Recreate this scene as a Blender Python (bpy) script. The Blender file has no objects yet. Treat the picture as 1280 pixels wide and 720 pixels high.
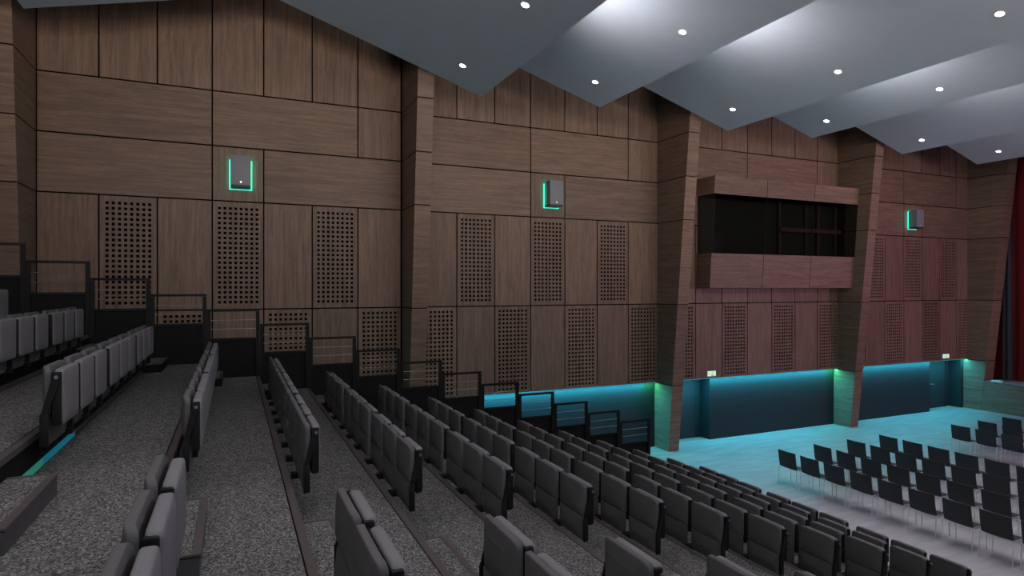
import bpy, bmesh, math, random
from mathutils import Vector, Matrix
random.seed(7)
C = bpy.context.scene.collection
R = math.radians

# ------------------------------------------------------------------ camera, world, exposure, lights
F = 777.5
TH = math.atan2(348, F)
P = 0.9                      # tier depth
RISE = 0.317 * P             # tier height
H = 5.657 * P                # eye height above the hall floor
W = 16.2                     # face of the panelled wall
YMIN = -12.0                 # how far the hall runs the other way
cam_d = bpy.data.cameras.new('camera')
cam = bpy.data.objects.new('camera', cam_d); C.objects.link(cam)
cam_d.sensor_width = 36; cam_d.lens = F / 1280 * 36
cam_d.clip_start = 0.05; cam_d.clip_end = 200
cam.location = (0, 0, H); cam.rotation_euler = (R(90), 0, -TH)
bpy.context.scene.camera = cam
vs = bpy.context.scene.view_settings
vs.view_transform = 'Standard'; vs.look = 'None'; vs.gamma = 1; vs.exposure = 0.0
vs.use_curve_mapping = False
w = bpy.data.worlds.new('world'); bpy.context.scene.world = w; w.use_nodes = True
bgn = w.node_tree.nodes['Background']
bgn.inputs[0].default_value = (0.62, 0.60, 0.68, 1); bgn.inputs[1].default_value = 0.07

def area(name, loc, rot, sx, sy, col, power, spread=180):
    l = bpy.data.lights.new(name, 'AREA'); l.shape = 'RECTANGLE'; l.size = sx; l.size_y = sy
    l.color = col; l.energy = power; l.spread = R(spread)
    o = bpy.data.objects.new(name, l); C.objects.link(o); o.location = loc; o.rotation_euler = rot
    return o
def spot(name, loc, target, col, power, angle=60, blend=1, radius=0.1):
    l = bpy.data.lights.new(name, 'SPOT'); l.color = col; l.energy = power
    l.spot_size = R(angle); l.spot_blend = blend; l.shadow_soft_size = radius
    o = bpy.data.objects.new(name, l); C.objects.link(o); o.location = loc
    d = Vector(target) - Vector(loc)
    o.rotation_euler = d.to_track_quat('-Z', 'Y').to_euler()
    return o
BAYS = [-12.1, -3.83, 4.47, 12.74, 20.94]     # left end of each wall bay
BW = 7.87
COLW = BW / 7
ZE, ZD, ZC, ZB, ZA, ZT = [H + z for z in (-3.02, -0.51, 2.06, 3.35, 4.64, 7.6)]
# soft house light above the seating, then added fills that have no fixture
area('house_light', (0.9, 4.2, H + 3.6), (R(-6), R(14), 0), 2.5, 4, (1.0, 0.95, 0.98), 52)
area('rear_fill', (-3.2, 1.0, H + 3.0), (0, R(-28), 0), 2, 3, (1.0, 0.96, 0.98), 34)  # added fill from behind, lifts the backs of the near seats
area('wall_fill_row', (8.0, 0.0, H + 4.25), (R(118), 0, 0), 28, 0.5, (1.0, 0.89, 0.79), 800, 110)  # unseen fill row added to light the panelled wall evenly
area('ceiling_fill_row', (10.0, -7.0, H + 0.6), (R(140), 0, 0), 30, 1.5, (0.98, 0.94, 1.0), 800, 140)  # added upward fill, stands in for light bounced off the floor
# pink and violet stage wash from the far side of the hall
spot('stage_wash_pink', (27.5, -1.0, H + 0.5), (21.0, 16.2, H - 2.2), (1.0, 0.40, 0.80), 2000, 70, 1, 0.5)
spot('stage_wash_violet', (24.0, -6.0, H + 3.0), (25.0, 16.2, H + 0.5), (0.95, 0.55, 0.80), 700, 50, 1, 0.5)
spot('stage_ceiling_fill', (30.0, 5.0, 1.6), (23.5, 10.0, H + 5.0), (0.80, 0.66, 1.0), 300, 80, 1, 0.4)  # added fill that brightens the ceiling towards the stage
area('hall_floor_fill', (14.5, 8.0, H + 4.2), (0, 0, 0), 9, 5, (0.97, 0.88, 1.0), 145, 90)  # unseen overhead fill, put in to brighten the hall floor
spot('curtain_wash', (24.5, 6.0, H + 3.8), (29.6, 14.5, H - 1.0), (1.0, 0.85, 0.85), 420, 40, 1, 0.2)
# LED strips in the slot under the panels
CYAN = (0.05, 0.66, 0.88)
for b in BAYS[1:]:
    area('cove_led', (b + BW / 2 - 0.15, W + 0.045, ZE - 0.005), (0, 0, 0), BW - 0.6, 0.04, CYAN, 190 if b < 20 else 150, 180)
    area('cove_led_green', (b + BW - 0.3, W + 0.045, ZE - 0.005), (0, 0, 0), 0.45, 0.06, (0.06, 0.95, 0.38), 8, 180)
# uplights hidden behind the lower edge of the ceiling baffles
QB = 14.4 / 16.2              # the baffles stop short of the wall, in front of the pilasters
YBAF = 14.4
TIPS = [(x * QB, z * QB) for x, z in [(6.32, 5.34), (10.18, 5.50), (15.23, 5.31), (19.2, 5.457), (24.2, 5.31), (29.1, 5.30)]]
for i, (tx, tz) in enumerate(TIPS[:5]):
    for y in (10.1, 3.5, -3.1):
        area('cove_uplight', (tx + 0.18, y, H + tz + 0.16), (0, R(-101), 0), 0.3, 1.5, (1.0, 0.97, 1.0), 30 if i < 3 else 20, 130)

# ------------------------------------------------------------------ materials
def new_mat(name):
    m = bpy.data.materials.new(name); m.use_nodes = True
    nt = m.node_tree; b = nt.nodes['Principled BSDF']
    return m, nt, b
def plain(name, col, rough=0.5, metal=0.0, noise=0.12, scale=30, bump=0.0, spec=0.5):
    m, nt, b = new_mat(name)
    tc = nt.nodes.new('ShaderNodeTexCoord'); n = nt.nodes.new('ShaderNodeTexNoise')
    n.inputs['Scale'].default_value = scale; n.inputs['Detail'].default_value = 4
    nt.links.new(tc.outputs['Object'], n.inputs['Vector'])
    r = nt.nodes.new('ShaderNodeValToRGB')
    r.color_ramp.elements[0].position = 0.3; r.color_ramp.elements[1].position = 0.7
    r.color_ramp.elements[0].color = tuple(c * (1 - noise) for c in col) + (1,)
    r.color_ramp.elements[1].color = tuple(min(1, c * (1 + noise)) for c in col) + (1,)
    nt.links.new(n.outputs['Fac'], r.inputs[0]); nt.links.new(r.outputs[0], b.inputs['Base Color'])
    b.inputs['Roughness'].default_value = rough; b.inputs['Metallic'].default_value = metal
    b.inputs['Specular IOR Level'].default_value = spec
    if bump:
        bp = nt.nodes.new('ShaderNodeBump'); bp.inputs['Strength'].default_value = bump
        bp.inputs['Distance'].default_value = 0.01
        nt.links.new(n.outputs['Fac'], bp.inputs['Height']); nt.links.new(bp.outputs[0], b.inputs['Normal'])
    return m
def wood(name, vertical, tone=1.0):
    m, nt, b = new_mat(name)
    tc = nt.nodes.new('ShaderNodeTexCoord'); oi = nt.nodes.new('ShaderNodeObjectInfo')
    add = nt.nodes.new('ShaderNodeVectorMath'); add.operation = 'ADD'
    mul = nt.nodes.new('ShaderNodeMath'); mul.operation = 'MULTIPLY'; mul.inputs[1].default_value = 37.0
    nt.links.new(oi.outputs['Random'], mul.inputs[0]); nt.links.new(mul.outputs[0], add.inputs[1])
    nt.links.new(tc.outputs['Object'], add.inputs[0])
    mp = nt.nodes.new('ShaderNodeMapping')
    mp.inputs['Scale'].default_value = (7, 7, 0.35) if vertical else (0.35, 0.35, 7)
    nt.links.new(add.outputs[0], mp.inputs[0])
    n1 = nt.nodes.new('ShaderNodeTexNoise'); n1.inputs['Scale'].default_value = 2.2
    n1.inputs['Detail'].default_value = 8; n1.inputs['Roughness'].default_value = 0.65; n1.inputs['Distortion'].default_value = 0.5
    n2 = nt.nodes.new('ShaderNodeTexNoise'); n2.inputs['Scale'].default_value = 14; n2.inputs['Detail'].default_value = 4
    nt.links.new(mp.outputs[0], n1.inputs['Vector']); nt.links.new(mp.outputs[0], n2.inputs['Vector'])
    mx = nt.nodes.new('ShaderNodeMath'); mx.operation = 'MULTIPLY_ADD'; mx.inputs[1].default_value = 0.35
    sc = nt.nodes.new('ShaderNodeMath'); sc.operation = 'MULTIPLY'; sc.inputs[1].default_value = 0.65
    nt.links.new(n1.outputs['Fac'], sc.inputs[0]); nt.links.new(n2.outputs['Fac'], mx.inputs[0]); nt.links.new(sc.outputs[0], mx.inputs[2])
    r = nt.nodes.new('ShaderNodeValToRGB'); e = r.color_ramp.elements
    e[0].position = 0.33; e[0].color = (0.110 * tone, 0.070 * tone, 0.047 * tone, 1)
    e[1].position = 0.66; e[1].color = (0.290 * tone, 0.188 * tone, 0.132 * tone, 1)
    k = e.new(0.5); k.color = (0.200 * tone, 0.128 * tone, 0.090 * tone, 1)
    nt.links.new(mx.outputs[0], r.inputs[0])
    hs = nt.nodes.new('ShaderNodeHueSaturation')
    vr = nt.nodes.new('ShaderNodeMapRange'); vr.inputs['To Min'].default_value = 0.88; vr.inputs['To Max'].default_value = 1.12
    nt.links.new(oi.outputs['Random'], vr.inputs['Value']); nt.links.new(vr.outputs[0], hs.inputs['Value'])
    nt.links.new(r.outputs[0], hs.inputs['Color']); nt.links.new(hs.outputs[0], b.inputs['Base Color'])
    b.inputs['Roughness'].default_value = 0.48; b.inputs['Specular IOR Level'].default_value = 0.35
    return m
def carpet():
    m, nt, b = new_mat('carpet')
    tc = nt.nodes.new('ShaderNodeTexCoord')
    mp = nt.nodes.new('ShaderNodeMapping'); mp.inputs['Scale'].default_value = (1.0, 0.7, 1)
    nt.links.new(tc.outputs['Object'], mp.inputs[0])
    v = nt.nodes.new('ShaderNodeTexVoronoi'); v.inputs['Scale'].default_value = 105
    n = nt.nodes.new('ShaderNodeTexNoise'); n.inputs['Scale'].default_value = 130; n.inputs['Detail'].default_value = 3
    nl = nt.nodes.new('ShaderNodeTexNoise'); nl.inputs['Scale'].default_value = 7; nl.inputs['Detail'].default_value = 5
    for q in (v, n, nl): nt.links.new(mp.outputs[0], q.inputs['Vector'])
    sep = nt.nodes.new('ShaderNodeSeparateColor'); nt.links.new(v.outputs['Color'], sep.inputs[0])
    a = nt.nodes.new('ShaderNodeMath'); a.operation = 'MULTIPLY_ADD'; a.inputs[1].default_value = 0.55
    h = nt.nodes.new('ShaderNodeMath'); h.operation = 'MULTIPLY'; h.inputs[1].default_value = 0.45
    nt.links.new(n.outputs['Fac'], h.inputs[0]); nt.links.new(sep.outputs[0], a.inputs[0]); nt.links.new(h.outputs[0], a.inputs[2])
    r = nt.nodes.new('ShaderNodeValToRGB'); e = r.color_ramp.elements
    e[0].position = 0.2; e[0].color = (0.045, 0.045, 0.046, 1)
    e[1].position = 0.95; e[1].color = (0.50, 0.49, 0.49, 1)
    k = e.new(0.6); k.color = (0.185, 0.180, 0.178, 1)
    nt.links.new(a.outputs[0], r.inputs[0])
    mix = nt.nodes.new('ShaderNodeMix'); mix.data_type = 'RGBA'; mix.blend_type = 'MULTIPLY'; mix.inputs['Factor'].default_value = 0.5
    r2 = nt.nodes.new('ShaderNodeValToRGB'); r2.color_ramp.elements[0].position = 0.35; r2.color_ramp.elements[1].position = 0.65
    r2.color_ramp.elements[0].color = (0.8, 0.8, 0.8, 1)
    nt.links.new(nl.outputs['Fac'], r2.inputs[0]); nt.links.new(r.outputs[0], mix.inputs['A']); nt.links.new(r2.outputs[0], mix.inputs['B'])
    nt.links.new(mix.outputs['Result'], b.inputs['Base Color'])
    bp = nt.nodes.new('ShaderNodeBump'); bp.inputs['Strength'].default_value = 0.7; bp.inputs['Distance'].default_value = 0.01
    nt.links.new(a.outputs[0], bp.inputs['Height']); nt.links.new(bp.outputs[0], b.inputs['Normal'])
    b.inputs['Roughness'].default_value = 0.95; b.inputs['Specular IOR Level'].default_value = 0.1
    return m
def floor_mat():
    m, nt, b = new_mat('hall_floor')
    tc = nt.nodes.new('ShaderNodeTexCoord')
    br = nt.nodes.new('ShaderNodeTexBrick'); br.inputs['Scale'].default_value = 1
    br.inputs['Color1'].default_value = (0.40, 0.40, 0.41, 1); br.inputs['Color2'].default_value = (0.46, 0.455, 0.46, 1)
    br.inputs['Mortar'].default_value = (0.34, 0.34, 0.35, 1)
    br.inputs['Mortar Size'].default_value = 0.004; br.inputs['Brick Width'].default_value = 1.2; br.inputs['Row Height'].default_value = 0.2
    n = nt.nodes.new('ShaderNodeTexNoise'); n.inputs['Scale'].default_value = 1.6; n.inputs['Detail'].default_value = 7
    mp = nt.nodes.new('ShaderNodeMapping'); mp.inputs['Scale'].default_value = (0.7, 2.5, 1)
    nt.links.new(tc.outputs['Object'], br.inputs['Vector']); nt.links.new(tc.outputs['Object'], mp.inputs[0]); nt.links.new(mp.outputs[0], n.inputs['Vector'])
    r = nt.nodes.new('ShaderNodeValToRGB'); r.color_ramp.elements[0].position = 0.3; r.color_ramp.elements[1].position = 0.7
    r.color_ramp.elements[0].color = (0.72, 0.72, 0.73, 1)
    nt.links.new(n.outputs['Fac'], r.inputs[0])
    mix = nt.nodes.new('ShaderNodeMix'); mix.data_type = 'RGBA'; mix.blend_type = 'MULTIPLY'; mix.inputs['Factor'].default_value = 1
    nt.links.new(br.outputs['Color'], mix.inputs['A']); nt.links.new(r.outputs[0], mix.inputs['B'])
    nt.links.new(mix.outputs['Result'], b.inputs['Base Color'])
    b.inputs['Roughness'].default_value = 0.42
    return m
def emit(name, col, strength):
    m, nt, b = new_mat(name)
    b.inputs['Base Color'].default_value = tuple(col) + (1,)
    b.inputs['Emission Color'].default_value = tuple(col) + (1,); b.inputs['Emission Strength'].default_value = strength
    return m
def curtain_mat(name, col):
    m, nt, b = new_mat(name)
    tc = nt.nodes.new('ShaderNodeTexCoord'); n = nt.nodes.new('ShaderNodeTexNoise'); n.inputs['Scale'].default_value = 90
    nt.links.new(tc.outputs['Object'], n.inputs['Vector'])
    r = nt.nodes.new('ShaderNodeValToRGB')
    r.color_ramp.elements[0].color = tuple(c * .8 for c in col) + (1,); r.color_ramp.elements[1].color = tuple(c * 1.2 for c in col) + (1,)
    nt.links.new(n.outputs['Fac'], r.inputs[0]); nt.links.new(r.outputs[0], b.inputs['Base Color'])
    b.inputs['Roughness'].default_value = 0.85
    b.inputs['Sheen Weight'].default_value = 0.3
    return m
def glass_mat():
    m, nt, b = new_mat('dark_glass')
    nt.nodes.remove(b); out = nt.nodes['Material Output']
    tr = nt.nodes.new('ShaderNodeBsdfTransparent'); tr.inputs[0].default_value = (0.50, 0.52, 0.50, 1)
    gl_ = nt.nodes.new('ShaderNodeBsdfGlossy'); gl_.inputs['Roughness'].default_value = 0.03
    mx = nt.nodes.new('ShaderNodeMixShader')
    mx.inputs[0].default_value = 0.06; nt.links.new(tr.outputs[0], mx.inputs[1]); nt.links.new(gl_.outputs[0], mx.inputs[2])
    nt.links.new(mx.outputs[0], out.inputs['Surface'])
    return m
M = dict(
    wood_v=wood('walnut_vertical', True), wood_h=wood('walnut_horizontal', False),
    black=plain('matt_black', (0.009, 0.009, 0.010), 0.8, spec=0.2), gap=plain('panel_gap_black', (0.002, 0.002, 0.002), 0.95, spec=0.05),
    skirt=plain('black_skirting_board', (0.009, 0.009, 0.010), 0.7, scale=8, spec=0.2),
    steel=plain('black_steel', (0.007, 0.007, 0.008), 0.55, 0.0, spec=0.25), rod=plain('bright_steel_rod', (0.30, 0.31, 0.33), 0.35, 0.9),
    carpet=carpet(), nosing=plain('bronze_nosing', (0.108, 0.090, 0.086), 0.5, 0.1, scale=60),
    side=plain('step_side_grey', (0.075, 0.072, 0.078), 0.6),
    fabric=plain('grey_seat_fabric', (0.205, 0.198, 0.213), 0.9, 0, 0.10, 160, 0.15, 0.15),
    fabric_r=plain('grey_back_fabric', (0.122, 0.118, 0.121), 0.85, 0, 0.10, 160, 0.15, 0.2),
    shell=plain('dark_grey_shell', (0.105, 0.102, 0.105), 0.7, 0, 0.06, 60, 0, 0.3),
    plastic=plain('black_plastic', (0.010, 0.010, 0.011), 0.5, spec=0.25), chrome=plain('chrome', (0.80, 0.80, 0.82), 0.30, 0.75, 0.03),
    ceiling=plain('ceiling_white', (0.50, 0.535, 0.59), 0.5, 0, 0.02, 3, 0, 0.5),
    navy=plain('dark_blue_wall_paint', (0.009, 0.016, 0.020), 0.75, 0, 0.05, 5), navy_door=plain('dark_blue_door', (0.011, 0.024, 0.030), 0.7, 0, 0.05, 5),
    floor=floor_mat(), chair=plain('black_chair_shell', (0.026, 0.029, 0.032), 0.6, 0, 0.1, 200, 0.1),
    lamp=emit('downlight_glow', (1, 0.97, 0.94), 14), teal=emit('teal_led', (0.04, 0.70, 0.50), 1.1), cyan=emit('cyan_led', (0.01, 0.18, 0.25), 0.42),
    green_led=emit('green_led', (0.03, 0.24, 0.18), 0.45),
    spk=plain('grey_speaker_cabinet', (0.22, 0.23, 0.26), 0.5), spk_d=plain('dark_speaker_base', (0.03, 0.035, 0.04), 0.5),
    badge=plain('silver_badge', (0.8, 0.8, 0.8), 0.3, 0.6), curtain=curtain_mat('red_velvet', (0.30, 0.006, 0.014)),
    leg_drape=curtain_mat('dark_grey_drape', (0.09, 0.08, 0.10)), glass=glass_mat(),
    sign_w=emit('exit_sign_white', (0.62, 0.85, 0.66), 0.8), sign_g=emit('exit_sign_green', (0.05, 0.30, 0.13), 0.35),
    back=plain('booth_back', (0.16, 0.16, 0.145), 0.7), white=plain('white_plaster', (0.5, 0.5, 0.5), 0.6), bars=plain('glass_reflection_bars', (0.55, 0.30, 0.32), 0.5),
)

# ------------------------------------------------------------------ helpers
def finish(name, bm, mat, parent=None, loc=(0, 0, 0), smooth=False):
    me = bpy.data.meshes.new(name)
    bmesh.ops.recalc_face_normals(bm, faces=bm.faces)
    bm.to_mesh(me); bm.free(); me.materials.append(mat)
    if smooth:
        for p in me.polygons: p.use_smooth = True
        try: me.set_sharp_from_angle(angle=R(38))
        except Exception: pass
    o = bpy.data.objects.new(name, me); C.objects.link(o)
    o.location = loc
    if parent: o.parent = parent
    return o
def box(bm, x0, x1, y0, y1, z0, z1):
    v = [bm.verts.new(p) for p in ((x0, y0, z0), (x1, y0, z0), (x1, y1, z0), (x0, y1, z0), (x0, y0, z1), (x1, y0, z1), (x1, y1, z1), (x0, y1, z1))]
    for f in ((0, 3, 2, 1), (4, 5, 6, 7), (0, 1, 5, 4), (1, 2, 6, 5), (2, 3, 7, 6), (3, 0, 4, 7)): bm.faces.new([v[i] for i in f])
    return v
def hexa(bm, pts):      # 8 points ordered as box()
    v = [bm.verts.new(p) for p in pts]
    for f in ((0, 3, 2, 1), (4, 5, 6, 7), (0, 1, 5, 4), (1, 2, 6, 5), (2, 3, 7, 6), (3, 0, 4, 7)): bm.faces.new([v[i] for i in f])
def cyl(bm, a, b, r, n=10, r2=None):
    a, b = Vector(a), Vector(b); d = (b - a).normalized()
    u = d.orthogonal().normalized(); v = d.cross(u); r2 = r if r2 is None else r2
    A = [bm.verts.new(a + (u * math.cos(t) + v * math.sin(t)) * r) for t in [2 * math.pi * i / n for i in range(n)]]
    B = [bm.verts.new(b + (u * math.cos(t) + v * math.sin(t)) * r2) for t in [2 * math.pi * i / n for i in range(n)]]
    for i in range(n): bm.faces.new((A[i], A[(i + 1) % n], B[(i + 1) % n], B[i]))
    bm.faces.new(A[::-1]); bm.faces.new(B)
def bevel(bm, w_, seg=2):
    bmesh.ops.bevel(bm, geom=bm.edges[:], offset=w_, segments=seg, affect='EDGES', profile=0.6)
def prism(bm, poly, axis, a, b):      # poly in the two other axes, extruded along axis
    def P3(p, t):
        return {'x': (t, p[0], p[1]), 'y': (p[0], t, p[1]), 'z': (p[0], p[1], t)}[axis]
    A = [bm.verts.new(P3(p, a)) for p in poly]; B = [bm.verts.new(P3(p, b)) for p in poly]
    n = len(poly)
    for i in range(n): bm.faces.new((A[i], A[(i + 1) % n], B[(i + 1) % n], B[i]))
    bm.faces.new(A[::-1]); bm.faces.new(B)
def pbox(name, mat, parent, x0, x1, y0, y1, z0, z1, bev=0, org=None, smooth=False):
    ox, oy, oz = org or ((x0 + x1) / 2, (y0 + y1) / 2, (z0 + z1) / 2)
    bm = bmesh.new(); box(bm, x0 - ox, x1 - ox, y0 - oy, y1 - oy, z0 - oz, z1 - oz)
    if bev: bevel(bm, bev)
    px = parent.location if parent else Vector((0, 0, 0))
    return finish(name, bm, mat, parent, (ox - px[0], oy - px[1], oz - px[2]), smooth or bool(bev))
def thing(name, label, cat, loc=(0, 0, 0), rz=0, group=None, kind=None):
    o = bpy.data.objects.new(name, None); o.empty_display_size = 0.1; C.objects.link(o)
    o.location = loc; o.rotation_euler = (0, 0, rz); tag(o, label, cat, group, kind)
    return o
def tag(o, label, cat, group=None, kind=None):
    o['label'] = label; o['category'] = cat
    if group: o['group'] = group
    if kind: o['kind'] = kind
    return o
def struct(o, label, cat):
    return tag(o, label, cat, None, 'structure')
ORD = ['zeroth', 'first', 'second', 'third', 'fourth', 'fifth', 'sixth', 'seventh', 'eighth', 'ninth', 'tenth', 'eleventh',
       'twelfth', 'thirteenth', 'fourteenth', 'fifteenth', 'sixteenth', 'seventeenth', 'eighteenth', 'nineteenth', 'twentieth']
def proj(x, y, z):
    c, s = math.cos(TH), math.sin(TH)
    d = x * s + y * c
    if d < 0.15: return None
    return 640 + F * (x * c - y * s) / d, 360 - F * (z - H) / d
def in_view(x0, x1, y0, y1, z0, z1, m=0):
    pts = [proj(x, y, z) for x in (x0, x1) for y in (y0, y1) for z in (z0, z1)]
    if any(p is None for p in pts): return False
    xs = [p[0] for p in pts]; ys = [p[1] for p in pts]
    return max(xs) > -m and min(xs) < 1280 + m and max(ys) > -m and min(ys) < 720 + m

# ------------------------------------------------------------------ room shell
NEAR_X, FAR_X = -14.0, 40.0
fl = pbox('floor', M['floor'], None, -14, FAR_X, YMIN, W + 1.5, -0.2, 0.0, org=(0, 0, 0))
struct(fl, 'pale grey planked hall floor lit cyan along the wall', 'floor')
cl = pbox('ceiling', M['gap'], None, NEAR_X, FAR_X, YMIN, W + 0.6, ZT, ZT + 0.2, org=(0, 0, 0))
struct(cl, 'dark ceiling slab above the hanging baffles', 'ceiling')
# left wall: black backing with the wood panels as its parts
wall = pbox('wall_left', M['gap'], None, -14, 28.9, W + 0.09, W + 0.6, ZE + 0.03, ZT, org=(0, W, 0))
struct(wall, 'tall side wall clad in walnut panels with square perforations', 'wall')
def panel(x0, x1, z0, z1, vert):
    g = 0.016
    pbox('wood_panel', M['wood_v'] if vert else M['wood_h'], wall, x0 + g, x1 - g, W, W + 0.03, z0 + g, z1 - g)
def holed(name, x0, x1, z0, z1):
    g = 0.016; x0 += g; x1 -= g; z0 += g; z1 -= g
    pit = 0.117; hs = 0.064; nx = 8; mz = 0.07
    nz = int((z1 - z0 - 2 * mz + (pit - hs)) / pit)
    ax = (x0 + x1) / 2 - (nx * pit - (pit - hs)) / 2; az = (z0 + z1) / 2 - (nz * pit - (pit - hs)) / 2
    xs = [x0] + [ax + i * pit + e for i in range(nx) for e in (0, hs)] + [x1]
    zs = [z0] + [az + i * pit + e for i in range(nz) for e in (0, hs)] + [z1]
    ox, oz = (x0 + x1) / 2, (z0 + z1) / 2
    bm = bmesh.new()
    V = [[bm.verts.new((x - ox, 0, z - oz)) for z in zs] for x in xs]
    Bk = [[bm.verts.new((x - ox, 0.03, z - oz)) for z in zs] for x in xs]
    for i in range(len(xs) - 1):
        for j in range(len(zs) - 1):
            hole = i % 2 == 1 and j % 2 == 1
            if not hole:
                bm.faces.new((V[i][j], V[i + 1][j], V[i + 1][j + 1], V[i][j + 1]))
            else:
                c = [(i, j), (i + 1, j), (i + 1, j + 1), (i, j + 1)]
                for k in range(4):
                    a, b = c[k], c[(k + 1) % 4]
                    bm.faces.new((V[a[0]][a[1]], V[b[0]][b[1]], Bk[b[0]][b[1]], Bk[a[0]][a[1]]))
    n, m_ = len(xs) - 1, len(zs) - 1
    for i in range(n):
        for j in (0, m_): bm.faces.new((V[i][j], V[i + 1][j], Bk[i + 1][j], Bk[i][j]))
    for j in range(m_):
        for i in (0, n): bm.faces.new((V[i][j], V[i][j + 1], Bk[i][j + 1], Bk[i][j]))
    for v in [v for v in bm.verts if not v.link_faces]: bm.verts.remove(v)
    finish(name, bm, M['wood_v'], wall, (ox, 0, oz))
for bi, b in enumerate(BAYS):
    cx = [b + COLW * i for i in range(8)]
    if bi == 0: cx = cx[5:]        # only the end next to the first pilaster could ever be seen
    for i in range(len(cx) - 1):
        n = i + (5 if bi == 0 else 0)
        panel(cx[i], cx[i + 1], ZA, ZT, True)
        (holed if n in (1, 3, 5) and bi != 3 else (lambda nm, a, c, d, e: panel(a, c, d, e, True)))('perforated_panel', cx[i], cx[i + 1], ZD, ZC)
        (holed if n in (0, 2, 4, 6) else (lambda nm, a, c, d, e: panel(a, c, d, e, True)))('perforated_panel', cx[i], cx[i + 1], ZE, ZD)
    if bi == 0: continue
    panel(cx[0], cx[3], ZB, ZA, False); panel(cx[3], cx[6], ZB, ZA, False); panel(cx[6], cx[7], ZB, ZA, True)
    panel(cx[0], cx[3], ZC, ZB, False); panel(cx[3], cx[4], ZC, ZB, True); panel(cx[4], cx[7], ZC, ZB, False)
# pilasters that lean out towards their tops
def yf(z): return 15.17 - 0.1 * (z - H)
PIL = [-4.25, 4.07, 12.34, 20.54, 28.42]
for i, px in enumerate(PIL):
    wd = 0.41 if i < 4 else 0.62
    bm = bmesh.new(); q = 0.012
    hexa(bm, [(q, yf(0) + q, 0), (wd - q, yf(0) + q, 0), (wd - q, W + 0.3, 0), (q, W + 0.3, 0),
              (q, yf(ZT) + q, ZT), (wd - q, yf(ZT) + q, ZT), (wd - q, W + 0.3, ZT), (q, W + 0.3, ZT)])
    t = finish('trim_%d' % (i + 1), bm, M['gap'], None, (px, 0, 0))
    struct(t, ['wood pilaster at the left edge of the photo', 'wood pilaster between the first two speakers, left of the blue niche',
               'wood pilaster left of the control booth with green lit foot', 'wood pilaster right of the control booth',
               'wood pilaster beside the stage curtain'][i], 'pilaster')
    zz = [0.0, ZE, ZD, ZC, ZB, ZA, ZT]
    for a, c in zip(zz[:-1], zz[1:]):
        g0 = 0.0 if a == 0 else 0.013
        a2, c2 = a + g0, c - 0.013
        yb = W + 0.16 if a == 0 else W + 0.03
        bm = bmesh.new(); oz = (a + c) / 2
        hexa(bm, [(0, yf(a2), a2 - oz), (wd, yf(a2), a2 - oz), (wd, yb, a2 - oz), (0, yb, a2 - oz),
                  (0, yf(c2), c2 - oz), (wd, yf(c2), c2 - oz), (wd, yb, c2 - oz), (0, yb, c2 - oz)])
        finish('wood_block', bm, M['wood_h'], t, (0, 0, oz))
# dark blue lower wall with two door niches
YB = W + 0.16
NICHE = [(12.76, 14.60), (26.15, 28.25)]
lw = pbox('wall_left_base', M['navy'], None, -14, NICHE[0][0], YB, YB + 0.55, 0, ZE + 0.02, org=(0, YB, 0))
struct(lw, 'dark blue lower wall under the wood panels, left of the booth, cyan lit', 'wall')
lw = pbox('wall_left_base', M['navy'], None, NICHE[0][1], NICHE[1][0], YB, YB + 0.55, 0, ZE + 0.02, org=(0, YB, 0))
struct(lw, 'dark blue lower wall under the wood panels between the two exit doors', 'wall')
lw = pbox('wall_left_base', M['navy'], None, NICHE[1][1], 28.5, YB, YB + 0.55, 0, ZE + 0.02, org=(0, YB, 0))
struct(lw, 'short dark blue wall return beside the far exit door', 'wall')
for i, (a, b) in enumerate(NICHE):
    YN = YB + (0.42 if i == 0 else 0.44)
    bk = pbox('wall_niche', M['navy'], None, a, b, YN + 0.06, YN + 0.3, 0, ZE + 0.02, org=(0, YB, 0))
    struct(bk, ['dark blue back of the exit niche below the booth', 'dark blue back of the exit niche beside the stage'][i], 'wall')
    d0, d1 = (13.05, 14.5) if i == 0 else (26.3, 27.9)
    d = pbox('door_%d' % (i + 1), M['navy_door'], None, d0, d1, YN, YN + 0.055, 0.01, 2.04, 0.004)
    struct(d, ['dark blue exit door beside the green lit pilaster, below the booth', 'dark blue exit door next to the stage'][i], 'door')
    fr = bmesh.new(); box(fr, d0 - 0.05, d0, YN - 0.02, YN + 0.06, 0, ZE); box(fr, d1, d1 + 0.05, YN - 0.02, YN + 0.06, 0, ZE); box(fr, d0, d1, YN - 0.02, YN + 0.06, 2.045, ZE)
    finish('door_frame', fr, M['navy'], d, tuple(-v for v in d.location))
    hb = bmesh.new(); hx = 13.42 if i == 0 else 26.95
    cyl(hb, (hx, YN, 1.02), (hx, YN - 0.06, 1.02), 0.012); cyl(hb, (hx - 0.01, YN - 0.06, 1.02), (hx + 0.14, YN - 0.06, 1.02), 0.011)
    cyl(hb, (hx, YN, 1.02), (hx, YN - 0.008, 1.02), 0.028, 16)
    hd = finish('door_handle', hb, M['chrome'], d, tuple(-v for v in d.location), True); hd['label'] = 'chrome lever handle'
# slot above the lower wall that holds the LED strips
for bi, b in enumerate(BAYS[1:]):
    s = pbox('led_strip', emit('cove_led_glow', (0.08, 0.75, 1.0), 1.0), None, b + 0.03, b + BW - 0.03, W + 0.04, W + 0.08, ZE + 0.004, ZE + 0.02)
    tag(s, ['cyan LED strip under the panels at the left', 'cyan LED strip above the stair railings', 'cyan LED strip between the booth pilasters',
            'cyan LED strip between the last pilaster and the stage'][bi], 'led strip', 'led strips under the wood panels')
    s.visible_shadow = True
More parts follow.
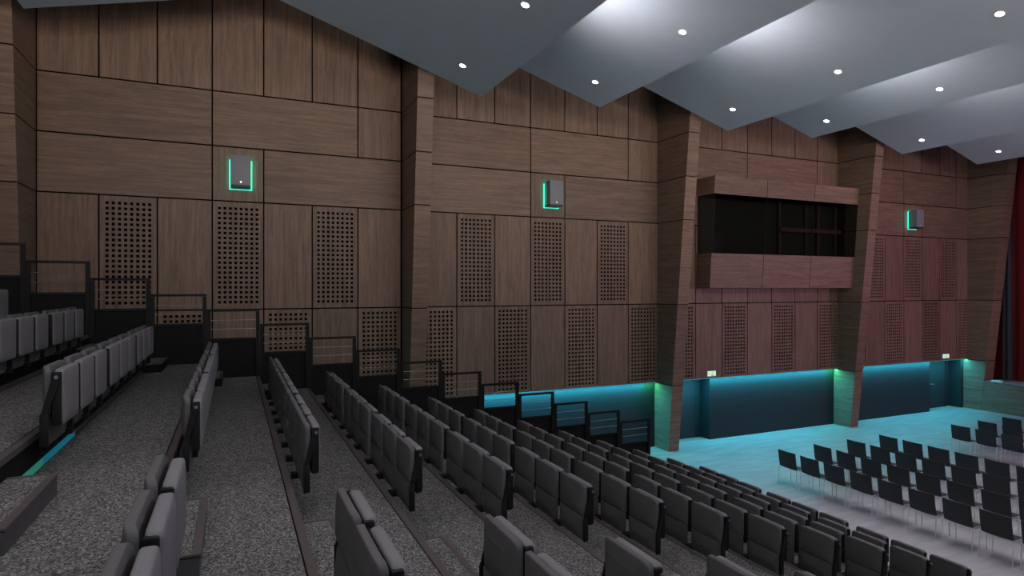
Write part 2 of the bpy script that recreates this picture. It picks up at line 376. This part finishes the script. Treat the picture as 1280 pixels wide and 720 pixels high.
# exit signs
for i, (x, z, wd) in enumerate([(14.50, H - 2.845, 0.36), (26.9, H - 2.82, 0.42)]):
    e = thing('exit_sign', ['green and white exit sign over the niche door below the booth', 'green and white exit sign over the door beside the stage'][i], 'exit sign',
              (x, W - 0.05, z - 0.09), 0, 'illuminated exit signs')
    pbox('housing', M['white'], e, x - wd / 2, x + wd / 2, W - 0.045, W, z - 0.09, z + 0.09, 0.004)
    pbox('sign_face', M['sign_w'], e, x - wd / 2 + .008, x + wd / 2 - .008, W - 0.052, W - 0.046, z - 0.082, z + 0.082)
    bm = bmesh.new(); yy = W - 0.0535                         # running figure, doorway and arrow
    box(bm, x - 0.02, x + 0.09, yy - .001, yy, z - 0.075, z - 0.055); box(bm, x + 0.055, x + 0.065, yy - .001, yy, z - .055, z + .05)
    box(bm, x + 0.0, x + 0.065, yy - .001, yy, z + .05, z + .06)
    box(bm, x - .005, x + .02, yy - .001, yy, z - .02, z + .03); cyl(bm, (x + .012, yy, z + .045), (x + .012, yy - .001, z + .045), .011, 12)
    hexa(bm, [(x - .03, yy - .001, z - .055), (x - .015, yy - .001, z - .055), (x - .015, yy, z - .055), (x - .03, yy, z - .055),
              (x - .002, yy - .001, z - .018), (x + .012, yy - .001, z - .018), (x + .012, yy, z - .018), (x - .002, yy, z - .018)])
    hexa(bm, [(x + .03, yy - .001, z - .05), (x + .042, yy - .001, z - .05), (x + .042, yy, z - .05), (x + .03, yy, z - .05),
              (x + .004, yy - .001, z - .018), (x + .018, yy - .001, z - .018), (x + .018, yy, z - .018), (x + .004, yy, z - .018)])
    box(bm, x - .13, x - .06, yy - .001, yy, z - .008, z + .008)
    prism(bm, [(x - .15, z), (x - .12, z + .025), (x - .12, z - .025)], 'y', yy - .001, yy)
    finish('pictogram', bm, M['sign_g'], e, tuple(-v for v in e.location))
# wall speakers with glowing teal edge
for i, (x, a) in enumerate([(0.155, 0), (8.50, -12), (24.78, -16)]):
    zc = H + 2.70
    s = thing('wall_speaker', ['grey wall speaker with teal glow, above the left railings', 'grey wall speaker with teal glow in the middle bay, left of the booth',
              'grey wall speaker with teal glow near the stage curtain'][i], 'speaker', (x, W, zc - 0.4), 0, 'wall speakers with teal light')
    def rel(bm, nm, mt, sm=False): return finish(nm, bm, mt, s, (0, 0, 0), sm)
    bm = bmesh.new(); box(bm, -0.25, 0.25, -0.028, 0.0, 0.03, 0.055)       # U shaped LED line on the wall
    box(bm, -0.25, -0.227, -0.028, 0, 0.055, 0.74); box(bm, 0.227, 0.25, -0.028, 0, 0.055, 0.74)
    rel(bm, 'led_edge', M['teal'])['label'] = 'glowing teal light line'
    bm = bmesh.new(); box(bm, -0.15, 0.15, -0.10, -0.0, 0.12, 0.74); rel(bm, 'bracket', M['spk_d'])
    bm = bmesh.new(); box(bm, -0.21, 0.21, -0.36, -0.09, 0.11, 0.80); bevel(bm, 0.008); rel(bm, 'cabinet', M['spk'], True)
    bm = bmesh.new(); box(bm, -0.205, 0.205, -0.355, -0.05, 0.06, 0.112); rel(bm, 'base_plate', M['spk_d'])
    bm = bmesh.new(); box(bm, -0.022, 0.022, -0.366, -0.358, 0.15, 0.20); bevel(bm, .003); rel(bm, 'badge', M['badge'])['label'] = 'small silver badge'
    l = bpy.data.lights.new('speaker_glow', 'AREA'); l.shape = 'RECTANGLE'; l.size = 0.50; l.size_y = 0.72; l.color = (0.1, 1.0, 0.7); l.energy = 4
    lo = bpy.data.objects.new('speaker_glow', l); C.objects.link(lo); lo.location = (x, W - 0.06, zc); lo.rotation_euler = (R(90), 0, R(180))
    lo.rotation_euler = (R(90), 0, 0) ; lo.location = (x, W - 0.08, zc + 0.02)

# control booth between two pilasters
BX0, BX1 = 13.90, 20.53
bo = thing('control_booth', 'projecting control booth with dark glass and wood fascias high on the wall', 'booth', (17.2, W, H), 0)
def bp(z): return 15.57 - (z / 3.57) * 0.25        # front plane leans out
def slab(nm, mt, x0, x1, z0, z1, y1=W, th=None, parent=bo):
    bm = bmesh.new(); ox = (x0 + x1) / 2
    f0, f1 = bp(z0), bp(z1)
    b0, b1 = (y1, y1) if th is None else (f0 + th, f1 + th)
    hexa(bm, [(x0 - ox, f0 - W, z0), (x1 - ox, f0 - W, z0), (x1 - ox, b0 - W, z0), (x0 - ox, b0 - W, z0),
              (x0 - ox, f1 - W, z1), (x1 - ox, f1 - W, z1), (x1 - ox, b1 - W, z1), (x0 - ox, b1 - W, z1)])
    return finish(nm, bm, mt, parent, (ox - 17.2, 0, 0))
for z0, z1 in ((0.0, 1.115), (3.0, 3.57)):
    xs = [BX0, 16.13, 18.33, BX1] if z0 == 0 else [BX0, 16.13, 18.33, BX1]
    for k in range(3):
        slab('fascia_panel', M['wood_h'], xs[k] + (0.02 if k == 0 else 0.012), xs[k + 1] - 0.012, z0, z1, th=0.03)
    bm = bmesh.new()
    hexa(bm, [(BX0, bp(z0) - 0.0, z0), (BX0 + 0.02, bp(z0), z0), (BX0 + 0.02, W, z0), (BX0, W, z0), (BX0, bp(z1), z1), (BX0 + 0.02, bp(z1), z1), (BX0 + 0.02, W, z1), (BX0, W, z1)])
    finish('fascia_side', bm, M['wood_h'], bo, (-17.2, -W, 0))
    bm = bmesh.new(); e = 0.03
    hexa(bm, [(BX0 + .02, bp(z0) + e, z0 + .004), (BX1, bp(z0) + e, z0 + .004), (BX1, W, z0 + .004), (BX0 + .02, W, z0 + .004),
              (BX0 + .02, bp(z1) + e, z1 - .004), (BX1, bp(z1) + e, z1 - .004), (BX1, W, z1 - .004), (BX0 + .02, W, z1 - .004)])
    finish('fascia_core', bm, M['gap'], bo, (-17.2, -W, 0))
gl = slab('window_glass', M['glass'], BX0 + 0.06, BX1, 1.115, 3.0, th=0.012)
bm = bmesh.new()
hexa(bm, [(BX0 + .05, bp(1.115) + 0.02, 1.115), (BX0 + .062, bp(1.115) + 0.02, 1.115), (BX0 + .062, W, 1.115), (BX0 + .05, W, 1.115),
          (BX0 + .05, bp(3.0) + 0.02, 3.0), (BX0 + .062, bp(3.0) + 0.02, 3.0), (BX0 + .062, W, 3.0), (BX0 + .05, W, 3.0)])
finish('side_glass', bm, M['glass'], bo, (-17.2, -W, 0))
for mx_ in (16.13, 18.33):
    slab('mullion', M['steel'], mx_ - 0.012, mx_ + 0.012, 1.115, 3.0, th=0.02)
pbox('back_panel', M['back'], bo, BX0 + .08, BX1, W - 0.02, W - 0.005, H + 1.115, H + 3.0)
for k, (xx, w_) in enumerate(((17.45, .07), (18.75, .05), (19.35, .08), (20.25, .05))):  # bars added to imitate reflections in the booth glass
    pbox('reflection_upright', M['bars'], bo, xx, xx + w_, W - 0.14, W - 0.07, H + 1.115, H + 3.0)
pbox('reflection_crossbar', M['bars'], bo, 17.45, 20.5, W - 0.20, W - 0.145, H + 1.98, H + 2.12)

# ceiling baffles
def baffle(poly, label):
    bm = bmesh.new(); t = 0.05
    low = [Vector(p) for p in poly]
    up = [Vector((p[0], p[1] + t)) for p in poly]
    pts = [(p[0], H + p[1]) for p in low] + [(p[0], H + p[1]) for p in up[::-1]]
    prism(bm, pts, 'y', YMIN, YBAF)
    o = finish('ceiling_baffle', bm, M['ceiling'], None)
    return tag(o, label, 'ceiling baffle', 'sloped white ceiling baffles')
baffle([(-9.5 * QB, 7.0 * QB), (-4.5 * QB, 5.95 * QB)], 'pale ceiling baffle at the top left corner of the photo')
baffle([(-4.05 * QB, 5.90 * QB), (0.77 * QB, 7.12 * QB), (6.32 * QB, 5.34 * QB)], 'large folded ceiling baffle nearest the camera, one downlight row by its lower edge')
prev = TIPS[0]
names = ['second', 'third', 'fourth', 'fifth', 'sixth']
for i, (tx, tz) in enumerate(TIPS[1:]):
    x0 = prev[0] + 0.12; z0 = tz + 0.30 * (tx - x0)
    baffle([(x0, z0), (tx, tz)], 'white sloped ceiling baffle, %s from the camera towards the stage' % names[i])
    prev = (tx, tz)
# downlights
GL = {k: v * QB for k, v in {0: 5.32, 1: 9.25, 2: 14.27, 3: 18.43, 4: 23.47, 5: 28.3}.items()}
LY = [v * QB for v in (14.96, 11.24, 7.52, 3.80, 0.08)]
for k, lx in GL.items():
    tx, tz = TIPS[k]; sl = 0.30 if k else 0.3207
    lz = H + tz + sl * (tx - lx)
    for j, ly in enumerate(LY):
        p = proj(lx, ly, lz); vis = p and -5 < p[0] < 1285 and -5 < p[1] < 725
        if vis:
            t = thing('downlight', 'round recessed downlight, %s from the wall on the %s baffle' % (ORD[j + 1], ['nearest', 'second', 'third', 'fourth', 'fifth', 'sixth'][k]),
                      'downlight', (lx, ly, lz), 0, 'recessed ceiling downlights')
            t.rotation_euler = (0, math.atan(sl), 0)
            bm = bmesh.new(); cyl(bm, (0, 0, 0.01), (0, 0, -0.006), 0.088, 28); finish('trim_ring', bm, M['white'], t, (0, 0, 0), True)
            bm = bmesh.new(); cyl(bm, (0, 0, -0.006), (0, 0, -0.009), 0.070, 28); finish('lens', bm, M['lamp'], t, (0, 0, 0))['label'] = 'glowing white lens'
        s_ = spot('downlight_beam', (lx, ly, lz - 0.05), (lx, ly, 0), (1, 0.95, 0.92), 22 if k < 2 else 16, 95, 1, 0.09)

# ------------------------------------------------------------------ seating tiers
def ztier(k): return H - (2.166 + 0.317 * k) * P
def xr(k): return (0.5 + k) * P            # riser at the back of tier k
RAILY = 14.1 * P
K0, K1 = -6, 10
AISLE = (3.98, 5.05)
for k in range(K0, K1 + 1):
    z = ztier(k); x0 = xr(k); x1 = xr(k + 1)
    n = 11 - k
    t = thing('seating_tier', 'carpeted seating tier with bronze nosing, %s step up from the hall floor' % ORD[n] if n < 20 else 'tier', 'seating tier', (x0, 0, z - RISE), 0, 'carpeted seating tiers')
    bt = 0.0 if k == K1 else z - RISE
    pbox('tread', M['carpet'], t, x0 + 0.001 if k > K0 else x0 - 4, x1 - 0.066, YMIN, RAILY - 0.002, z - 0.05, z, org=(x0, 0, z))
    pbox('nosing', M['nosing'], t, x1 - 0.055, x1, YMIN, RAILY - 0.002, z - 0.045, z, org=(x1, 0, z))
    pbox('riser', M['black'], t, x1 - 0.035, x1 - 0.012, YMIN, RAILY - 0.002, bt, z - 0.047, org=(x1, 0, bt))
    if k < K1:
        pbox('base_trim', M['nosing'], t, x1 - 0.012, x1 - 0.002, 6.98, RAILY - 0.002, bt + 0.002, bt + 0.05, org=(x1, 0, bt))
        pbox('step_light', M['cyan'], t, x1 - 0.012, x1 - 0.0, 5.9, 6.95, bt + 0.002, bt + 0.055, org=(x1, 0, bt))['label'] = 'glowing cyan step light'
        pbox('step_light', M['green_led'], t, x1 - 0.012, x1 - 0.0, 3.7, 5.895, bt + 0.002, bt + 0.055, org=(x1, 0, bt))['label'] = 'glowing green step light'
# half steps in the aisle and at the wall end of the rows
def half_step(k, y0, y1, where):
    z = ztier(k); x0 = xr(k) + 0.003; x1 = xr(k) + 0.28; h = RISE / 2
    if not in_view(x0, x1, y0, y1, z, z + h): return
    t = thing('half_step', 'carpeted half step %s, on the %s tier up' % (where, ORD[11 - k]), 'step', (x0, y0, z), 0, 'half steps ' + where)
    th = 0.012
    pbox('carpet_inset', M['carpet'], t, x0, x1 - 0.05, y0 + 0.03, y1 - 0.04, z + h - 0.02, z + h - 0.002, org=(x0, y0, z))
    bm = bmesh.new()
    box(bm, x1 - 0.048, x1, y0, y1, z + h - th, z + h); box(bm, x0, x1 - 0.048, y1 - 0.035, y1, z + h - th, z + h)
    box(bm, x0, x1 - 0.048, y0, y0 + 0.028, z + h - th, z + h)
    finish('nosing', bm, M['nosing'] if y0 < 6 else M['side'], t, tuple(-v for v in t.location))
    bm = bmesh.new(); box(bm, x0, x1 - 0.008, y0 + 0.006, y1 - 0.006, z, z + h - th - 0.009)
    finish('box_side', bm, M['side'] if y0 < 6 else M['black'], t, tuple(-v for v in t.location))
for k in range(-4, 11):
    half_step(k, AISLE[0], AISLE[1], 'in the aisle between the seat blocks')
    half_step(k, 11.62, 12.62, 'at the railing end of the rows')
# guard rails with black skirt, one section per tier
for k in range(-6, 10):
    z = ztier(k); x0 = xr(k) + 0.002; x1 = xr(k + 1) - 0.002
    if not in_view(x0, x1, RAILY, RAILY, z, z + 1.3, 40): continue
    t = thing('guard_rail', 'black steel guard rail over black skirt, beside the %s tier up' % ORD[11 - k], 'railing', ((x0 + x1) / 2, RAILY, z - RISE), 0, 'guard rails stepping down the seating')
    zb = 0.0
    pbox('skirt_panel', M['skirt'], t, xr(k) + 0.002, xr(k + 1) - 0.002, RAILY + 0.052, RAILY + 0.08, zb, z + 0.72)
    pbox('bottom_rail', M['steel'], t, x0, x1, RAILY + 0.02, RAILY + 0.051, z + 0.69, z + 0.735)
    pbox('top_rail', M['steel'], t, x0, x1, RAILY, RAILY + 0.05, z + 1.225, z + 1.27, 0.005)
    for xx in (x0, x1 - 0.065):
        pbox('post', M['steel'], t, xx, xx + 0.065, RAILY + 0.002, RAILY + 0.048, z + 0.001, z + 1.223)
    for q in (0.90, 1.065):
        bm = bmesh.new(); cyl(bm, (x0 + 0.05, RAILY + 0.025, z + q), (x1 - 0.05, RAILY + 0.025, z + q), 0.006, 8)
        finish('rod', bm, M['rod'], t, tuple(-v for v in t.location), True)['label'] = 'thin bright steel rod'
ek = 10

# ------------------------------------------------------------------ folding auditorium seats
def outline(hw, z0, z1, rb, rt, seg=6):
    pts = []
    for cy, cz, r, a0 in ((hw - rb, z0 + rb, rb, -90), (hw - rt, z1 - rt, rt, 0), (-(hw - rt), z1 - rt, rt, 90), (-(hw - rb), z0 + rb, rb, 180)):
        for i in range(seg + 1):
            a = R(a0 + 90 * i / seg); pts.append((cy + r * math.cos(a), cz + r * math.sin(a)))
    return pts
def pillow(hw, z0, z1, rb, rt, x0, x1, er, bulge=0.0, bend=0.0, lean=0.0, arch=0.0):
    """slab in the Y-Z plane with rounded outline, rounded rims, from x0 (rear) to x1 (front)"""
    bm = bmesh.new(); loops = []
    prof = []
    for i in range(4):
        a = i / 3 * math.pi / 2
        prof.append((x0 + er * (1 - math.sin(a)), er * (1 - math.cos(a))))
    prof = prof[::-1] if False else prof
    rear = [(x0 + er - er * math.sin(i / 3 * math.pi / 2), er - er * math.cos(i / 3 * math.pi / 2)) for i in range(4)]
    front = [(x1 - er + er * math.sin(i / 3 * math.pi / 2), er - er * math.cos(i / 3 * math.pi / 2)) for i in range(4)]
    seq = [(x0, er + 0.10), (x0, er + 0.04)] + rear[::-1] + front + [(x1 + bulge * .55, er + 0.035), (x1 + bulge, er + 0.10)]
    zc = (z0 + z1) / 2
    for x, ins in seq:
        o = outline(hw - ins, z0 + ins, z1 - ins, max(rb - ins, 0.006), max(rt - ins, 0.006))
        lp = []
        for y, z in o:
            xx = x + bend * (y / hw) ** 2 - lean * (z - z0)
            zz = z - arch * (y / hw) ** 2 * max(0, (z - z0) / (z1 - z0))
            lp.append(bm.verts.new((xx, y, zz)))
        loops.append(lp)
    n = len(loops[0])
    for A, B in zip(loops[:-1], loops[1:]):
        for i in range(n): bm.faces.new((A[i], A[(i + 1) % n], B[(i + 1) % n], B[i]))
    bm.faces.new(loops[0][::-1]); bm.faces.new(loops[-1])
    return bm
SW = 0.505
def build_seat():
    t = thing('theatre_seat', '', 'seat')
    finish('backrest', pillow(SW / 2, 0.475, 0.832, 0.008, 0.048, -0.052, -0.010, 0.009, 0.012, 0.052, 0.0, 0.030), M['fabric_r'], t, smooth=True)
    finish('lower_shell', pillow(SW / 2 - 0.002, 0.235, 0.473, 0.02, 0.006, -0.056, -0.018, 0.006, 0, 0.050), M['shell'], t, smooth=True)
    finish('seat_cushion', pillow(SW / 2 - 0.006, 0.375, 0.790, 0.05, 0.042, 0.050, 0.114, 0.018, 0.012, 0.004, 0.0, 0.004), M['fabric'], t, smooth=True)
    bm = bmesh.new(); box(bm, 0.046, 0.104, -SW / 2 - .008, SW / 2 + .008, 0.382, 0.768); bevel(bm, .014)
    finish('cushion_plate', bm, M['plastic'], t, smooth=True)
    bm = bmesh.new(); box(bm, -0.075, 0.07, SW / 2 - 0.02, SW / 2 + 0.07, 0.215, 0.262); box(bm, 0.03, 0.07, SW / 2 + 0.0, SW / 2 + 0.04, 0.262, 0.382); bevel(bm, .004)
    finish('bracket', bm, M['plastic'], t)
    return t
def build_side(sgn):
    """end-of-row fittings: leg panel, folded arm and knob"""
    parts = []
    y = sgn * (SW / 2 + 0.024)
    bm = bmesh.new(); box(bm, -0.022, 0.032, y - 0.012, y + 0.012, 0.235, 0.47); bevel(bm, .006); parts.append(('end_leg', bm, M['plastic'], None))
    bm = bmesh.new()
    prism(bm, [(-0.02, 0.45), (0.02, 0.45), (0.10, 0.70), (0.10, 0.755), (0.075, 0.765), (0.055, 0.74)], 'y', y - 0.01, y + 0.012); bevel(bm, .004)
    parts.append(('folded_arm', bm, M['plastic'], None))
    bm = bmesh.new(); box(bm, 0.048, 0.106, y - 0.016 * sgn - 0.006, y - 0.016 * sgn + 0.006, 0.40, 0.77); bevel(bm, .004); parts.append(('side_plate', bm, M['plastic'], None))
    bm = bmesh.new(); cyl(bm, (0.08, y, 0.735), (0.08, y + sgn * 0.022, 0.735), 0.013, 14); parts.append(('pivot_knob', bm, M['rod'], 'bright steel pivot knob'))
    return parts
proto = build_seat()
proto_parts = list(proto.children)
side_mesh = {}
for sgn in (-1, 1):
    side_mesh[sgn] = []
    for nm, bm, mt, lb in build_side(sgn):
        o = finish(nm, bm, mt, None, smooth=(nm != 'folded_arm')); side_mesh[sgn].append((o, lb))
offs = []
y = 0.0
for g in range(7):
    for q in range(3): offs.append(y); y += 0.603
    y += 0.12
used = False
rows_from_front = {k: 11 - k for k in range(K0, 11)}
nseat = 0
def place_seat(k, yc, label, ends=()):
    global used, nseat
    x = (0.614 + k) * P; z = ztier(k)
    if not in_view(x - 0.02, x + 0.2, yc - SW / 2, yc + SW / 2, z + 0.235, z + 0.81, 0): return
    if used:
        t = proto.copy(); C.objects.link(t)
        for c in proto_parts:
            d = c.copy(); C.objects.link(d); d.parent = t
    else:
        t = proto; used = True
    t.location = (x, yc, z); t['label'] = label; t['group'] = 'grey folding seats in rows'
    for e in ends:
        for o, lb in side_mesh[e]:
            d = bpy.data.objects.new(o.name.split('.')[0], o.data); C.objects.link(d); d.parent = t
            if lb: d['label'] = lb
    nseat += 1
for k in range(K0 + 1, 11):
    rn = ORD[rows_from_front[k]]
    for j in range(9):
        far_corner = 5.98 + offs[j]
        place_seat(k, far_corner - SW / 2, 'grey folded seat beyond the aisle, %s from it, %s row up from the floor' % (ORD[j + 1], rn), (-1,) if j == 0 else ((1,) if j == 8 else ()))
    for j in range(9):
        far_corner = 3.68 - offs[j]
        if far_corner - SW < 0.55 and k > -4 and k < 1 : continue
        place_seat(k, far_corner - SW / 2, 'grey folded seat before the aisle, %s from it, %s row up from the floor' % (ORD[j + 1], rn), (1,) if j == 0 else ())
for sgn in side_mesh:
    for o, lb in side_mesh[sgn]: bpy.data.objects.remove(o)

# ------------------------------------------------------------------ loose chairs on the hall floor
def build_chair():
    t = thing('stacking_chair', '', 'chair')
    # one curved black shell: back and seat
    prof = [(0.0, 0.90), (0.012, 0.80), (0.025, 0.70), (0.040, 0.60), (0.058, 0.53), (0.09, 0.475), (0.14, 0.448), (0.22, 0.44), (0.34, 0.447), (0.44, 0.455), (0.485, 0.445)]
    def shell(pr, th):
        bm = bmesh.new(); ny = 9; hw = 0.27
        def nrm(i):
            a = Vector(pr[max(0, i - 1)]); b = Vector(pr[min(len(pr) - 1, i + 1)]); d = (b - a).normalized(); return Vector((-d.y, d.x))
        F_, B_ = [], []
        for i, p in enumerate(pr):
            n = nrm(i); f, b = [], []
            for j in range(ny):
                s = -1 + 2 * j / (ny - 1)
                dx = 0.028 * s * s if p[1] > 0.5 else 0.0
                dz = 0.012 * s * s if p[1] <= 0.5 else 0.0
                f.append(bm.verts.new((p[0] + dx, s * hw, p[1] + dz))); b.append(bm.verts.new((p[0] + dx - n.x * th, s * hw, p[1] + dz - n.y * th)))
            F_.append(f); B_.append(b)
        m = len(pr)
        for i in range(m - 1):
            for j in range(ny - 1):
                bm.faces.new((F_[i][j], F_[i][j + 1], F_[i + 1][j + 1], F_[i + 1][j])); bm.faces.new((B_[i][j], B_[i + 1][j], B_[i + 1][j + 1], B_[i][j + 1]))
            for j in (0, ny - 1): bm.faces.new((F_[i][j], F_[i + 1][j], B_[i + 1][j], B_[i][j]))
        for j in range(ny - 1):
            for i in (0, m - 1): bm.faces.new((F_[i][j], F_[i][j + 1], B_[i][j + 1], B_[i][j]))
        return bm
    finish('backrest', shell(prof[:6], 0.014), M['chair'], t, smooth=True)
    finish('seat', shell(prof[5:], 0.014), M['chair'], t, smooth=True)
    for sy in (-1, 1):
        for x0, x1 in ((0.06, 0.03), (0.46, 0.49)):
            bm = bmesh.new(); cyl(bm, (x0, sy * 0.277, 0.47), (x1, sy * 0.285, 0.0), 0.0105, 10); finish('leg', bm, M['chrome'], t, smooth=True)
        bm = bmesh.new(); cyl(bm, (0.055, sy * 0.277, 0.462), (0.465, sy * 0.277, 0.462), 0.008, 8); finish('seat_rail', bm, M['chrome'], t, smooth=True)
    bm = bmesh.new(); cyl(bm, (0.45, -0.277, 0.43), (0.45, 0.277, 0.43), 0.008, 8)
    finish('cross_tube', bm, M['chrome'], t, smooth=True)
    return t
cproto = build_chair(); cparts = list(cproto.children); cused = False
CR = [12.93, 14.22, 15.52, 16.84, 20.14, 21.49, 22.8, 24.1]
for r_, x in enumerate(CR):
    blk = 'front' if r_ < 4 else 'stage side'
    for j in range(10):
        yc = 11.96 - 0.27 - 0.684 * j
        if not in_view(x, x + 0.45, yc - 0.25, yc + 0.25, 0.45, 0.88): continue
        if cused:
            t = cproto.copy(); C.objects.link(t)
            for c in cparts:
                d = c.copy(); C.objects.link(d); d.parent = t
        else: t = cproto; cused = True
        t.location = (x, yc, 0); t.rotation_euler = (0, 0, R(random.uniform(-1.2, 1.2)))
        t['group'] = 'black stacking chairs on the hall floor'
        t['label'] = 'black stacking chair, %s from the wall in the %s row %s' % (
            ORD[j + 1], ORD[(r_ % 4) + 1], 'beyond the folding seats' if r_ < 4 else 'of the stage block')

# ------------------------------------------------------------------ stage and curtain
ST = H - 3.85
sx = 28.43
st = thing('stage', 'wood fronted stage platform at the right edge, lit green', 'stage', (sx, 5, 0))
pbox('deck', M['floor'], st, sx + 0.02, 32.98, YMIN, yf(ST) - 0.0, ST - 0.06, ST)
ys = [yf(ST) - 0.02 - 2.6 * i for i in range(11)]
bm = bmesh.new(); b1 = ys[1] + 0.012                       # first panel, its edge cut to the slant of the pilaster
hexa(bm, [(0, b1 - 5, 0), (0.03, b1 - 5, 0), (0.03, yf(0) - 5.01, 0), (0, yf(0) - 5.01, 0), (0, b1 - 5, ST - 0.004), (0.03, b1 - 5, ST - 0.004), (0.03, yf(ST) - 5.01, ST - 0.004), (0, yf(ST) - 5.01, ST - 0.004)])
finish('front_panel', bm, M['wood_h'], st, (0, 0, 0))
for a, b in zip(ys[1:-1], ys[2:]):
    if b > YMIN: pbox('front_panel', M['wood_h'], st, sx, sx + 0.03, b + 0.012, a - 0.012, 0.0, ST - 0.004)
pbox('front_core', M['gap'], st, sx + 0.03, sx + 0.06, YMIN, yf(ST), 0.0, ST - 0.06)
def curtain(name, mat, x, y0, y1, z0, z1, amp, wl, label):
    bm = bmesh.new(); n = int((y1 - y0) / wl * 14); V = []
    nz = 12
    for i in range(n + 1):
        y = y0 + (y1 - y0) * i / n; ph = 2 * math.pi * (y - y0) / wl
        col = []
        for j in range(nz + 1):
            f = j / nz
            a = amp * (0.75 + 0.35 * (1 - f))
            col.append(bm.verts.new((x + a * math.sin(ph + 0.5 * math.sin(ph * 0.37) + 0.15 * math.sin(f * 5 + y * 3)) + 0.02 * math.sin(ph * 2.3), y + 0.02 * math.sin(ph * 1.7 + f), z0 + (z1 - z0) * f)))
        V.append(col)
    for i in range(n):
        for j in range(nz): bm.faces.new((V[i][j], V[i + 1][j], V[i + 1][j + 1], V[i][j + 1]))
    bmesh.ops.solidify(bm, geom=bm.faces[:], thickness=0.008)
    return tag(finish(name, bm, mat, None, smooth=True), label, 'curtain')
curtain('stage_curtain', M['curtain'], 29.60, 8.0, 16.05, ST + 0.02, H + 5.6, 0.09, 0.30, 'dark red pleated stage curtain at the right edge')
curtain('side_drape', M['leg_drape'], 29.40, 15.0, 15.36, ST + 0.02, H + 5.0, 0.05, 0.2, 'narrow dark grey drape between pilaster and red curtain')
pl = pbox('stage_edge_light', M['badge'], None, sx + 0.06, sx + 0.20, yf(ST) - 0.62, yf(ST) - 0.22, ST + 0.001, ST + 0.07, 0.01)
tag(pl, 'small pale box lying on the stage edge beside the wood pilaster', 'stage light')
pl = pbox('cable_cover', M['rod'], None, sx + 0.05, sx + 0.13, yf(ST) - 2.1, yf(ST) - 1.0, ST + 0.001, ST + 0.02, 0.006)
tag(pl, 'pale cable strip along the stage edge in front of the curtain', 'cable cover')
wr = pbox('wall_stage', M['black'], None, 33.0, 33.2, YMIN, W + 0.6, 0, ZT, org=(33, 0, 0)); struct(wr, 'black rear wall of the stage behind the curtain', 'wall')
ws = pbox('wall_stage_side', M['black'], None, 29.2, 33.0, W + 0.03, W + 0.6, 0, ZT, org=(33, 0, 0)); struct(ws, 'black side wall of the stage', 'wall')
print('seats', nseat)
